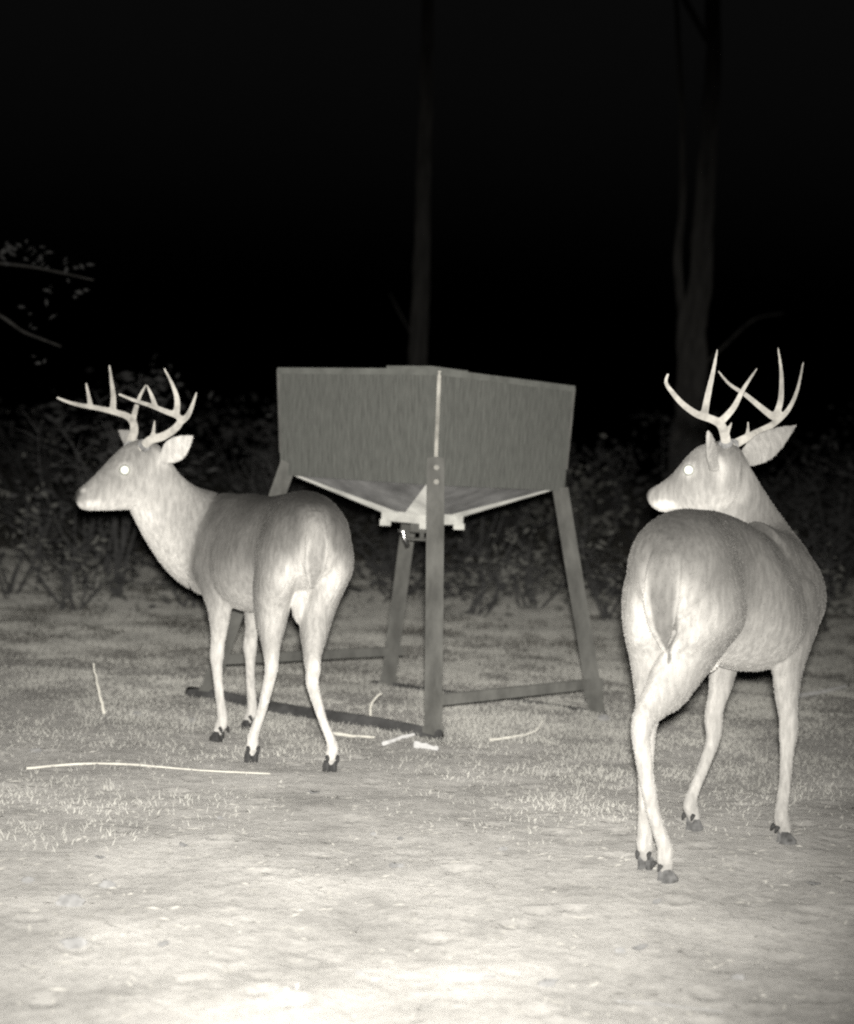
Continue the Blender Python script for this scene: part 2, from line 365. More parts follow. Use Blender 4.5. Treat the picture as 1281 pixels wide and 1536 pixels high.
def buck(o, ang, cfg):
    """o: ground point under the hips; ang: heading, degrees left(+) of the view axis; body axes u forward, v right, z up"""
    a0, a1 = math.radians(ang[0]), math.radians(ang[1]); O = Vector(o)
    hd_ = lambda a: Vector((-math.sin(a), math.cos(a), 0)); rt_ = lambda a: Vector((math.cos(a), math.sin(a), 0))
    def heading(u):
        t = min(1, max(0, u/.6)); return a0+(a1-a0)*t*t*(3-2*t)
    def axis(u):
        if u <= 0: return O+hd_(a0)*u
        p = O.copy(); n = 24
        for i in range(n): p += hd_(heading(u*(i+.5)/n))*(u/n)
        return p
    B = lambda u, v, z: axis(u)+rt_(heading(u))*v+Vector((0, 0, z))
    h, r = hd_(a0), rt_(a0)
    S6, h1, r1 = axis(.6), hd_(a1), rt_(a1)
    Bh = lambda u, v, z: O+h*u+r*v+Vector((0, 0, z))
    Bf = lambda u, v, z: S6+h1*(u-.6)+r1*v+Vector((0, 0, z))
    uvh = lambda p: ((p-O).dot(h), (p-O).dot(r))
    uvf = lambda p: ((p-S6).dot(h1)+.6, (p-S6).dot(r1))
    root = empty('white_tailed_buck', (O.x, O.y, gz(O.x, O.y)), a0)
    parts = []
    bk, fl_, be = cfg['tones']; LT = cfg['legt']/.68  # back tone holds the naturally dark coat plus some grazing shade
    # trunk: (u, top, bottom, halfwidth, pear)
    tr = cfg['trunk']
    parts.append(loft([(B(u, vo, t), B(u, vo, b), w, rt_(heading(u)), bk, fl_, be, k) for u, t, b, w, k, vo in tr]))
    dirs = []
    # hind legs
    B_ = B; lg = cfg.get('thick', 1.0)
    B = Bh
    for sd, foot, hock in cfg['hind']:
        side = sd; sd = sd*cfg.get('hipw', 1.0)
        fu, fv = uvh(foot); gzf = gz(foot.x, foot.y)
        hu, hv, hz = hock; k1 = hu+.16
        st = [(B(.16, sd*.075, .87), B(-.13, sd*.075, .88), .072, r, fl_, bk*1.1, fl_),
              (B(.185, sd*.085, .79), B(-.165, sd*.085, .79), .088, r, fl_, fl_, fl_*1.05),
              (B(.190, sd*.092, .69), B(-.168, sd*.09, .715), .084, r, fl_, fl_*1.15, be*.8)]
        kv = (.5*(sd*.1)+.5*hv)
        st += [(B(.172+.2*k1, .6*kv+.4*sd*.1, .61), B(-.162+.1*k1, .6*kv+.4*sd*.1, .655), .072, r, fl_*1.15, fl_*1.3, be*.85)]
        c0u, c0z = .02+.25*k1, .59; du, dz = hu-c0u, hz-c0z; ll = math.hypot(du, dz); pu, pz = -dz/ll, du/ll
        for q, hf, wd in ((.34, .088, .056), (.60, .064, .042), (.84, .046, .031)):
            cu, cz = c0u+du*q-.018*(1-q), c0z+dz*q; vv = kv+(hv-kv)*min(1, q*1.15); tt = 1.35+.6*q
            st.append((B(cu+pu*hf, vv, cz+pz*hf), B(cu-pu*hf, vv, cz-pz*hf), wd, r, fl_*tt, fl_*tt*1.05, be*.9))
        st += [(B(hu+.036, hv, hz-.028), B(hu-.037, hv, hz+.014), .0255*lg, r, .60*LT, .64*LT, .72*LT),
               (B(hu+.036*lg, hv, hz-.06), B(hu-.022*lg, hv, hz-.05), .0225*lg, r, .64*LT, .68*LT, .72*LT)]
        q = .5; mu, mv = hu+(fu-hu)*q, hv+(fv-hv)*q
        st += [(B(mu+.012*lg, mv, .20), B(mu-.028*lg, mv, .195), .0175*lg, r, .64*LT, .68*LT, .72*LT),
               (B(fu-.001, fv, .105+gzf), B(fu-.046*lg, fv, .098+gzf), .020*lg, r, .66*LT, .7*LT, .72*LT),
               (B(fu+.008, fv, .075+gzf), B(fu-.042*lg, fv, .062+gzf), .021*lg, r, .7*LT, .7*LT, .7*LT),
               (B(fu+.022, fv, .047+gzf), B(fu-.020, fv, .034+gzf), .0195*lg, r, .72*LT, .7*LT, .7*LT),
               (B(fu+.026, fv, .032+gzf), B(fu-.014, fv, .022+gzf), .019, r, .72*LT, .7*LT, .7*LT)]
        parts.append(loft(st, 4, 22)); dirs.append((foot, gzf, h, r))
    # fore legs
    wz_ = cfg.get('wz', 0)
    B = Bf
    for sd, foot, kn in cfg['fore']:
        fu, fv = uvf(foot); gzf = gz(foot.x, foot.y); kz = kn
        eu, ev = .585+.15*(fu-.585), sd*.095+.2*(fv-sd*.095)
        ku, kv = eu+.48*(fu-eu)+.012, ev+.48*(fv-ev)
        st = [(B(.655, sd*.065, .885+wz_), B(.50, sd*.065, .89+wz_), .045, r1, fl_, bk, fl_),
              (B(.715, sd*.088, .78), B(.495, sd*.088, .77), .064, r1, fl_, fl_, fl_),
              (B(.735, sd*.098, .675), B(.49, sd*.098, .66), .064, r1, fl_, fl_*1.02, fl_),
              (B(eu+.100, ev, .585), B(eu-.075, ev, .575), .052, r1, fl_*1.5, fl_*1.5, be*.9),
              (B(eu+.058+.2*(ku-eu), .75*ev+.25*kv, .515), B(eu-.052+.2*(ku-eu), .75*ev+.25*kv, .505), .040, r1, .40*LT, .44*LT, be*.9),
              (B(eu+.035+.5*(ku-eu), .5*ev+.5*kv, .44), B(eu-.038+.5*(ku-eu), .5*ev+.5*kv, .43), .032*lg, r1, .5*LT, .52*LT, .78*LT),
              (B(ku+.030, kv, kz+.03), B(ku-.028, kv, kz+.03), .0265*lg, r1, .6*LT, .64*LT, .76*LT),
              (B(ku+.033, kv, kz-.012), B(ku-.027, kv, kz-.012), .0265*lg, r1, .6*LT, .64*LT, .76*LT),
              (B(ku+.021*lg, kv, kz-.065), B(ku-.022*lg, kv, kz-.06), .020*lg, r1, .62*LT, .66*LT, .76*LT)]
        mu, mv = .45*ku+.55*fu, .45*kv+.55*fv
        st += [(B(mu+.012*lg, mv, .185), B(mu-.026*lg, mv, .185), .017*lg, r1, .64*LT, .68*LT, .74*LT),
               (B(fu-.001, fv, .10+gzf), B(fu-.044, fv, .094+gzf), .0195*lg, r1, .66*LT, .7*LT, .72*LT),
               (B(fu+.008, fv, .073+gzf), B(fu-.040, fv, .060+gzf), .0205*lg, r1, .7*LT, .7*LT, .7*LT),
               (B(fu+.020, fv, .046+gzf), B(fu-.018, fv, .034+gzf), .0190*lg, r1, .72*LT, .7*LT, .7*LT),
               (B(fu+.024, fv, .032+gzf), B(fu-.012, fv, .022+gzf), .0185, r1, .72*LT, .7*LT, .7*LT)]
        parts.append(loft(st, 4, 22)); dirs.append((foot, gzf, h1, r1))
    B = B_
    # neck and head: stations given by nape/throat and brow/jaw points
    parts.append(loft(cfg['neck'](B, h1, r1), 6, 28))
    hd, lat = cfg['head'], Vector(cfg['lat']); hb_ = cfg.get('headb', 1.0)
    hs = [(at(*t_), at(*b_), w, lat, tA*.62*hb_, tM*.72*hb_, tB*.92*hb_, k) for t_, b_, w, tA, tM, tB, k in hd]
    parts.append(loft(hs, 6, 26))
    for base, tip, wvec, wid, thick, tn in cfg['ears']:
        base, tip, wvec = Vector(base), Vector(tip), Vector(wvec); ax = (tip-base); wv = (wvec-ax*wvec.dot(ax)/ax.length_squared).normalized(); nv = ax.normalized().cross(wv)
        st = []
        for q, ws, ts in ((-.12, .38, 1.7), (.06, .5, 1.5), (.22, .84, 1.15), (.40, 1, 1), (.60, .86, .9), (.78, .56, .8), (.92, .24, .7), (1, .04, .6)):
            c = base+ax*q
            st.append((c+wv*wid*ws, c-wv*wid*ws, thick*ts, nv, tn, tn*.95, tn))
        parts.append(loft(st, 3, 20))
    for p, rr, tn in cfg.get('bulges', []):
        c = B(*p); parts.append(loft([(c+Vector((0, 0, rr[2]*s)), c+Vector((0, 0, -rr[2]*s)), rr[1]*s, r, tn, tn, tn) if False else
                                      (c+h*q*rr[0]+Vector((0, 0, rr[2]*s)), c+h*q*rr[0]-Vector((0, 0, rr[2]*s)), rr[1]*s, r, tn, tn, tn) for q, s in ((-1, .1), (-.7, .7), (0, 1), (.7, .7), (1, .1))], 4, 16))
    tl = cfg['tail']
    parts.append(loft([(Bh(*p)-h*thk, Bh(*p)+h*thk, wd, r, tA, tM, .8) for p, (wd, thk, tA, tM) in zip(tl['path'], tl['size'])], 5, 24))
    me, P, tone = fuse(parts, .0054, 8)
    spots(P, tone, cfg['spots'](B))
    zt_ = np.array([p[2] for p in tl['path']])[::-1]; wt_ = np.array([q[0] for q in tl['size']])[::-1]
    U = (P-np.array(O))@np.array(h); Vv = (P-np.array(O))@np.array(r); wz = np.interp(P[:, 2], zt_, wt_); aa = np.abs(Vv-tl['path'][0][1])/wz
    on = (U < -.13) & (P[:, 2] > zt_[0]-.03) & (P[:, 2] < zt_[-1]-.01); low = np.clip((.84-P[:, 2])/.10, 0, 1)
    sst = lambda x, a_, b_: (lambda t: t*t*(3-2*t))(np.clip((x-a_)/(b_-a_), 0, 1))
    wh = on*sst(aa, .66, .9)*(1-sst(aa, 1.1, 1.6))*low*.85; dk = on*(1-sst(aa, .5, .85))*(1-sst(P[:, 2], zt_[-1]-.11, zt_[-1]-.03))
    tone = tone*(1-dk)+tl['dark']*dk; tone = tone*(1-wh)+tl['rim']*wh
    # faint unevenness of the coat
    tone *= np.array([1+.10*noise.noise(Vector(p)*9)+.06*noise.noise(Vector((p[0]*40, p[1]*40, p[2]*14))) for p in P])
    tone = np.clip(tone, .02, .86)
    me.name = 'body'; set_tone(me, tone); body = link('body', me, M['coat'], root)
    Oa, ha = np.array(O), np.array(h)
    eyes = [np.array(at(*e)) for e in cfg['eyes'][:1]]
    def flow(X):
        u = (X-Oa)@ha; f = -ha[None]*.75+np.array([0, 0, -.6])[None]
        lowleg = X[:, 2] < .45
        f = np.where(lowleg[:, None], np.array([[0, 0, -1.]]), f)
        hp = np.array(at(*cfg['headc'])); nearh = np.linalg.norm(X-hp, axis=1) < .24
        hb = -np.array(cfg['face'])
        return np.where(nearh[:, None], hb[None], f)
    def length(X):
        hp = np.array(at(*cfg['headc'])); dh = np.linalg.norm(X-hp, axis=1)
        l = np.where(X[:, 2] < .45, .0035, .0065); return np.where(dh < .24, .0035, l)
    def bare(X):
        b = X[:, 2] < .05
        for e in eyes: b |= np.linalg.norm(X-e, axis=1) < .017
        return b
    fur(me, tone, flow, 70000, length, body, M['hair'], bare)
    for i, (foot, gzf, hh_, rr_) in enumerate(dirs):
        yaw = Matrix.Rotation(cfg.get('toe', [0]*4)[i], 3, 'Z')
        hoof(Vector((foot.x, foot.y, gzf-.002)), yaw @ hh_, yaw @ rr_, root, cfg.get('hoofs', .94), cfg.get('hoofmat', 'hoof'))
    for e in cfg['eyes']:
        c = at(*e); mb = bmesh.new(); bmesh.ops.create_uvsphere(mb, u_segments=20, v_segments=14, radius=cfg['eyer'])
        bmesh.ops.scale(mb, verts=mb.verts, vec=(1, 1, .4)); bmesh.ops.transform(mb, verts=mb.verts, matrix=(C0-c).normalized().to_track_quat('Z', 'Y').to_matrix().to_4x4() if e[2] < cfg['headc'][2] else Matrix.Identity(4)); bmesh.ops.translate(mb, verts=mb.verts, vec=c); me2 = bpy.data.meshes.new('eye'); mb.to_mesh(me2); mb.free(); link('eye', me2, M['eye'], root)
    for br in cfg['antlers']: tines(br, 'antler', root)
    return root

TR = [(-.205, .85, .75, .04, 0, 0), (-.185, .925, .71, .095, 0, 0), (-.12, .975, .66, .140, 0, 0), (-.02, .995, .61, .160, -.05, 0), (.12, .992, .570, .138, .08, 0),
      (.26, .978, .545, .146, .04, 0), (.40, .964, .515, .182, -.16, 0), (.52, .970, .510, .176, -.18, 0), (.64, .960, .535, .138, -.1, 0), (.74, .93, .57, .120, 0, 0), (.82, .88, .62, .09, 0, 0), (.86, .80, .68, .04, 0, 0)]
# --- the buck on the left: walking away, head turned in profile
OL, AL = Vector((-.44, 5.95, 0)), (15, 48)
fL = dict(HL=gnd(377, 1143), HR=gnd(495, 1157), FL=gnd(327, 1112), FR=gnd(372, 1094))
cL = dict(
    tones=(.04, .17, .54), legt=.60, neckv=1, trunk=TR,
    eyer=.0215, hind=[(-1, fL['HL'], (-.06, -.12, .39)), (1, fL['HR'], (-.205, .005, .37))],
    fore=[(-1, fL['FL'], .34), (1, fL['FR'], .35)],
    neck=lambda B, h, r: [(B(.52, -.01, .965), B(.66, -.02, .545), .135, r, .08, .22, .5),
        (at(322, 737, 6.53), at(290, 886, 6.54), .150, Vector((.75, -.66, 0)), .10, .21, .52),
        (at(293, 730, 6.51), at(252, 856, 6.49), .122, Vector((.6, -.8, 0)), .2, .31, .62),
        (at(270, 712, 6.48), at(220, 812, 6.46), .092, Vector((.45, -.9, 0)), .36, .46, .72),
        (at(254, 690, 6.45), at(196, 768, 6.43), .078, Vector((.37, -.93, 0)), .38, .46, .72),
        (at(236, 676, 6.43), at(190, 752, 6.41), .062, Vector((.37, -.93, 0)), .46, .55, .7)],
    lat=(.37, -.93, 0), face=(-.88, -.32, -.36), headc=(185, 715, 6.40),
    head=[((246, 682, 6.45), (238, 722, 6.45), .03, .4, .5, .6, 0), ((238, 668, 6.44), (224, 748, 6.44), .062, .36, .52, .66, 0),
          ((215, 659, 6.43), (206, 762, 6.42), .074, .32, .52, .72, 0), ((190, 666, 6.41), (186, 765, 6.40), .072, .34, .48, .78, .05),
          ((169, 684, 6.39), (167, 766, 6.37), .056, .36, .48, .8, 0), ((150, 704, 6.37), (150, 766, 6.35), .045, .36, .5, .8, 0),
          ((132, 722, 6.34), (134, 766, 6.33), .039, .42, .6, .8, 0), ((119, 732, 6.33), (123, 764, 6.32), .034, .2, .4, .7, 0), ((112, 740, 6.31), (116, 758, 6.31), .018, .08, .15, .5, 0)],
    ears=[(at(243, 690, 6.40), at(290, 653, 6.34), Vector((-.62, 0, .78)), .050, .0135, .64), (at(205, 668, 6.49), at(178, 645, 6.60), Vector((0, .3, 1)), .035, .011, .4)],
    bulges=[((-.05, -.01, .575), (.045, .04, .065), .6)],
    spots=lambda B: [(at(112, 742, 6.31), .032, .04, 1.0), (at(124, 734, 6.30), .016, .7, .7), (at(140, 756, 6.31), (.05, .05, .02), .82, .8), (at(187, 704, 6.33), .036, .62, .75),
                     (B(-.18, .075, .66), (.07, .06, .12), .72, .6), (B(-.18, -.075, .66), (.07, .06, .12), .72, .6), (at(215, 770, 6.4), (.07, .08, .06), .8, .6), (at(185, 672, 6.36), (.05, .05, .03), .26, .7), (at(118, 760, 6.3), .02, .75, .7),
                     (at(325, 890, 6.4), (.05, .06, .08), .78, .5)],
    eyes=[(187, 705, 6.318), (176, 700, 6.468)],
    tail=dict(path=[(-.165, .0, .93), (-.205, .0, .885), (-.222, .0, .80), (-.200, .0, .72), (-.155, .0, .65)], size=[(.03, .03, .16, .2), (.034, .028, .2, .32), (.042, .022, .3, .74), (.036, .016, .34, .8), (.008, .006, .7, .8)], dark=.34, rim=.56),
    antlers=[ # near antler: main beam then tines
        [([at(212, 672, 6.385), at(226, 660, 6.34), at(243, 655, 6.27), at(260, 645, 6.20), at(270, 633, 6.15), at(266, 624, 6.12), at(248, 617, 6.10), at(225, 608, 6.09), at(200, 600, 6.10), at(178, 591, 6.13)], .0185, .005),
         ([at(269, 634, 6.15), at(281, 624, 6.13), at(289, 607, 6.12), at(295, 588, 6.13)], .0135, .0035),
         ([at(264, 623, 6.12), at(266, 602, 6.09), at(260, 580, 6.08), at(246, 552, 6.09)], .0135, .0035),
         ([at(233, 611, 6.09), at(228, 595, 6.07), at(220, 577, 6.07)], .011, .0035),
         ([at(226, 660, 6.34), at(230, 648, 6.31), at(232, 630, 6.28)], .011, .003)],
        [([at(195, 674, 6.45), at(196, 661, 6.48), at(201, 648, 6.52), at(200, 635, 6.56), at(192, 625, 6.59), at(175, 619, 6.61), at(151, 613, 6.61), at(122, 608, 6.60), at(102, 603, 6.58), at(85, 596, 6.56)], .0195, .005),
         ([at(199, 632, 6.56), at(204, 612, 6.58), at(210, 594, 6.57), at(219, 577, 6.56)], .0125, .0035),
         ([at(169, 617, 6.61), at(170, 595, 6.63), at(167, 570, 6.63), at(164, 547, 6.62)], .0135, .0035),
         ([at(136, 610, 6.61), at(133, 594, 6.62), at(129, 574, 6.62)], .011, .0035)]])
buckL = buck(OL, AL, cL)
tag(buckL, 'antlered buck beside the feeder walking away, head in profile, dark back and pale legs', 'deer', 'white-tailed bucks at the feeder')

# --- the buck on the right: seen from behind, neck bent back so that the head looks left
OR, AR = Vector((.722, 4.54, 0)), (-22, -44)
fR = dict(HL=gnd(968, 1303), HR=gnd(998, 1322), FL=gnd(1040, 1245), FR=gnd(1176, 1264))
TR2 = [(u, t+.012-(.040 if u > .5 else .0 if u > .35 else -.010 if u > .2 else 0), b+(.014 if u < .5 else .0), w*(.93 if u < .3 else 1.03), k-(.1 if u > .45 else -.06), vo) for u, t, b, w, k, vo in TR]
cR = dict(
    tones=(.07, .185, .46), legt=.42, trunk=TR2, thick=1.06, headb=.85, wz=-.07, hoofs=.84, hipw=.88, eyer=.0175, hoofmat='hoof_pale',
    hind=[(-1, fR['HL'], (-.12, -.062, .41)), (1, fR['HR'], (-.235, -.045, .43))], toe=[0, -.7, 0, -.6],
    fore=[(-1, fR['FL'], .34), (1, fR['FR'], .34)],
    neck=lambda B, h, r: [(B(.54, 0, .97), B(.68, 0, .57), .12, r, 0.081, 0.237, 0.480),
        (B(.69, -.01, .935), B(.82, -.03, .66), .104, Vector((.9, .1, 0)), 0.124, 0.266, 0.528),
        (at(1170, 780, 5.24), at(1090, 830, 5.30), .098, Vector((.75, .6, 0)), 0.174, 0.311, 0.544),
        (at(1149, 743, 5.23), at(1062, 792, 5.30), .082, Vector((.6, .8, 0)), 0.186, 0.326, 0.560),
        (at(1132, 713, 5.22), at(1052, 772, 5.27), .076, Vector((.5, .85, 0)), 0.260, 0.400, 0.592),
        (at(1118, 688, 5.20), at(1050, 765, 5.24), .062, Vector((.5, .85, 0)), 0.260, 0.400, 0.560)],
    lat=(.5, .86, 0), face=(-.80, .46, -.36), headc=(1045, 715, 5.23),
    head=[((1118, 690, 5.19), (1112, 735, 5.19), .03, .4, .5, .6, 0), ((1108, 672, 5.195), (1100, 760, 5.195), .062, .32, .52, .66, 0),
          ((1084, 662, 5.21), (1078, 775, 5.21), .072, .28, .52, .72, 0), ((1052, 668, 5.23), (1052, 776, 5.23), .070, .32, .48, .78, .05),
          ((1032, 684, 5.245), (1030, 772, 5.25), .056, .36, .48, .8, 0), ((1012, 708, 5.265), (1011, 769, 5.27), .045, .34, .46, .8, 0),
          ((992, 724, 5.28), (992, 768, 5.285), .037, .38, .55, .8, 0), ((979, 731, 5.29), (981, 762, 5.295), .032, .2, .4, .75, 0), ((971, 738, 5.30), (974, 755, 5.30), .017, .08, .2, .5, 0)],
    ears=[(at(1110, 694, 5.24), at(1194, 638, 5.40), Vector((-.55, 0, .83)), .049, .0135, .46), (at(1070, 698, 5.13), at(1062, 645, 5.03), Vector((.45, .8, .1)), .034, .011, .42)],
    bulges=[((.24, 0, .565), (.09, .045, .04), .6)],
    spots=lambda B: [(at(970, 742, 5.30), .026, .04, 1.0), (at(998, 758, 5.25), (.05, .05, .02), .82, .85), (at(1033, 705, 5.18), .032, .6, .75), 
                     (B(-.18, -.085, .66), (.07, .05, .14), .5, .5), (at(1045, 674, 5.2), (.05, .05, .03), .28, .7), (at(1082, 705, 5.14), (.02, .05, .05), .72, .6), (B(.2, .06, .55), (.09, .06, .05), .7, .8)],
    eyes=[(1033, 705, 5.168), (1052, 702, 5.31)],
    tail=dict(path=[(-.165, 0, .925), (-.208, -.005, .87), (-.220, -.01, .775), (-.200, -.012, .69), (-.150, -.012, .62)], size=[(.035, .03, .12, .14), (.046, .028, .12, .2), (.050, .022, .12, .72), (.034, .016, .13, .8), (.006, .005, .3, .8)], dark=.175, rim=.42),
    antlers=[
        [([at(1090, 670, 5.185), at(1087, 652, 5.15), at(1081, 637, 5.10), at(1068, 629, 5.07), at(1045, 621, 5.05), at(1024, 606, 5.04), at(1008, 588, 5.05), at(999, 574, 5.07), at(1002, 561, 5.10)], .0165, .0045),
         ([at(1056, 624, 5.06), at(1062, 592, 5.03), at(1070, 556, 5.02), at(1076, 524, 5.03)], .0125, .003),
         ([at(1080, 634, 5.09), at(1100, 612, 5.05), at(1116, 582, 5.02), at(1136, 552, 5.01)], .0125, .003),
         ([at(1089, 655, 5.15), at(1093, 644, 5.13), at(1098, 633, 5.12)], .009, .003)],
        [([at(1094, 671, 5.23), at(1108, 663, 5.28), at(1134, 650, 5.36), at(1160, 636, 5.42), at(1182, 615, 5.46), at(1196, 585, 5.48), at(1205, 543, 5.49)], .0165, .0035),
         ([at(1168, 628, 5.43), at(1158, 624, 5.45), at(1140, 610, 5.49), at(1118, 592, 5.52), at(1094, 576, 5.55), at(1077, 556, 5.58)], .0135, .0035),
         ([at(1162, 628, 5.44), at(1171, 600, 5.47), at(1172, 560, 5.49), at(1167, 521, 5.50)], .0125, .003),
         ([at(1120, 657, 5.32), at(1122, 645, 5.32), at(1122, 632, 5.33)], .008, .003)]])
buckR = buck(OR, AR, cR)
tag(buckR, 'antlered buck seen from behind looking back over its shoulder, tail down, large ear out', 'deer', 'white-tailed bucks at the feeder')

# ------------------------------------------------------------------ feeder
def feeder():
    c = Vector((-.02, 7.46, 0)); e = Vector((.05, -.66, 0)); q = Vector((.66, .05, 0))
    root = empty('game_feeder', (c.x, c.y, 0))
    til = math.radians(1.3)
    zt = lambda p, z: z-(p.x-c.x)*math.tan(til)
    cor = [e, q, -e, -q]   # front, right, back, left
    ZB, ZT = 1.025, 1.50
    bot = [c+k*.985 for k in cor]; top = [c+k*1.02 for k in cor]
    Bp = [Vector((p.x, p.y, zt(p, ZB))) for p in bot]; Tp = [Vector((p.x, p.y, zt(p, ZT))) for p in top]
    ctr = Vector((c.x, c.y, 1.25)); tk = .012
    for i in range(4):
        j = (i+1) % 4; a, b, d, f = Bp[i], Bp[j], Tp[j], Tp[i]
        nrm = (b-a).cross(f-a).normalized()
        if nrm.dot(ctr-a) > 0: nrm = -nrm
        mb = MB(); mb.box8([a, b, b-nrm*tk, a-nrm*tk, f, d, d-nrm*tk, f-nrm*tk])
        pn = mb.build('side_panel', M['panel'], root)
        m2 = MB(); up = Vector((0, 0, 1)); s = (b-a).normalized()   # folded bottom lip and top hem
        m2.box8([p+nrm*o_ for p, o_ in ((f-up*.018, .006), (d-up*.018, .006), (d-up*.018, -.0), (f-up*.018, -.0), (f+up*.002, .006), (d+up*.002, .006), (d+up*.002, 0), (f+up*.002, 0))])
        m2.build('top_hem', M['lid'], pn)
    # corner strips
    for i in range(4):
        out = (cor[i]).normalized(); mb = MB()
        mb.bar(Bp[i]+out*.001+Vector((0, 0, .10)), Tp[i]+out*.001, .011, .011, out+Vector((-out.y, out.x, 0)))
        mb.build('corner_strip', M['edge'] if i == 0 else M['leg'], root)
    # lid: shallow flat top and the raised hatch
    mb = MB(); lt = [Vector((p.x, p.y, zt(p, ZT+.001))) for p in [c+k*1.03 for k in cor]]; mb.box8(lt+[p+Vector((0, 0, .008)) for p in lt]); lid = mb.build('lid', M['lid'], root)
    hc = Vector((c.x, c.y-.30, 0)); mb = MB(); hp = [hc+k*.27 for k in cor]; hp = [Vector((p.x, p.y, zt(p, ZT+.008))) for p in hp]; mb.box8(hp+[p+Vector((0, 0, .022)) for p in hp]); mb.build('hatch', M['lid'], lid)
    # hopper: inverted pyramid, throat collar
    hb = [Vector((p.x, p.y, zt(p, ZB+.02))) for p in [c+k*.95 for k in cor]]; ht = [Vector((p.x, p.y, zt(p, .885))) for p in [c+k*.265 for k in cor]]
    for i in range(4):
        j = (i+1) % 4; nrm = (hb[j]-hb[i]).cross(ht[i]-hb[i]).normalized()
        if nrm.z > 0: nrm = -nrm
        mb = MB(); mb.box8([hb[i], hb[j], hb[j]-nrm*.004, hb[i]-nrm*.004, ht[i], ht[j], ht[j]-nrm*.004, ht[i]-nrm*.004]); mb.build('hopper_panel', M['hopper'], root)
    for i in range(4):   # brighter strip down each funnel fold, wider towards the throat
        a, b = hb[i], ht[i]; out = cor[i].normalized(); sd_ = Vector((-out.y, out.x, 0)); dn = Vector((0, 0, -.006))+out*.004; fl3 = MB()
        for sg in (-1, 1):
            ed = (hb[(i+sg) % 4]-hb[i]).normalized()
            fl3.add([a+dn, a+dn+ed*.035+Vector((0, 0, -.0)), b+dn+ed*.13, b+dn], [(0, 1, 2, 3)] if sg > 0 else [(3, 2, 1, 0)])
        fl3.build('fold_strip', M['zinc'], root)
    mb = MB(); c1 = [Vector((p.x, p.y, zt(p, .905))) for p in [c+k*.285 for k in cor]]; c2 = [p-Vector((0, 0, .062)) for p in c1]; mb.box8(c2+c1); col = mb.build('throat_collar', M['zinc'], root, bevel=.004)
    for k in cor:
        p = c+k*.255; m2 = MB(); z0 = zt(p, .845); m2.bar((p.x, p.y, z0+.004), (p.x, p.y, z0-.024), .05, .02, (1, 0, 0)); m2.build('bolt_tab', M['zinc'], col)
    # spinner motor below the throat
    mb = MB(); p = at(600, 796, 7.3); mb.tube([(c.x, c.y, .845), (c.x, c.y, .80)], [.055, .055], 16); mo = mb.build('spinner_motor', M['leg'], root, True)
    mb = MB(); mb.tube([(c.x, c.y, .80), (c.x, c.y, .772), (c.x, c.y, .771), (c.x, c.y, .765)], [.01, .01, .09, .09], 20); mb.build('spinner_plate', M['leg'], mo)
    mb = MB(); mb.tube([at(597, 797, 7.22), at(605, 797, 7.22), at(606, 806, 7.22), at(612, 819, 7.22)], [.007, .011, .008, .010], 8); mb.build('catch_rod', M['steel'], mo, True)
    # legs
    feet = [gnd(650, 1108), gnd(898, 1070), gnd(581, 1026), gnd(306, 1046)]
    legs = []
    for i in range(4):
        out = cor[i].normalized(); tp_ = Bp[i]+out*.028+Vector((0, 0, .13)); ft = feet[i].copy(); ft.z -= .03
        d = (ft-tp_).normalized(); tp_ = Bp[i]+out*(.030, -.02, -.02, -.022)[i]-d*(.115, .012, .012, .06)[i]
        mb = MB(); mb.bar(tp_, ft, .054, .054, out+Vector((-out.y, out.x, 0))); lg = mb.build('leg', M['leg'], root, bevel=.004); legs.append((tp_, ft))
        for s in ((.04, .10) if i == 0 else ()):
            bp_ = tp_+d*s+out*.037; m2 = MB(); m2.tube([bp_-out*.02, bp_+out*.012], [.012, .011], 8); m2.build('bolt', M['edge'], lg)
        fp = tp_+(ft-tp_)*(.86 if i == 1 else .93); m2 = MB(); m2.bar(fp, fp+d*.05, .064, .064, out+Vector((-out.y, out.x, 0))); m2.build('leg_sleeve', M['leg'], lg, bevel=.003)
    lerp = lambda i, t: legs[i][0]+(legs[i][1]-legs[i][0])*t
    for i, j, ti, tj in ((0, 1, .845, .845), (3, 2, .815, .815)):
        a, b = lerp(i, ti), lerp(j, tj); v = (b-a).normalized()
        mb = MB(); mb.bar(a+v*.01, b+v*.06, .044, .036); mb.build('cross_brace', M['leg'], root, bevel=.003)
    # ground skids under two pairs of feet
    for i, j in ((3, 0), (2, 1)):
        a, b = feet[i].copy(), feet[j].copy(); v = (b-a).normalized(); a -= v*.10; b += v*.03; pts = []; 
        for k in range(9):
            p = a+(b-a)*k/8; p.z = gz(p.x, p.y)+(.014 if i == 3 else -.016); pts.append(p)
        mb = MB(); mb.tube(pts, [.029]*9, 10); mb.build('ground_skid', M['skid'], root, True)
    tag(root, 'grey metal box feeder on four splayed legs with funnel hopper underneath', 'feeder')
feeder()

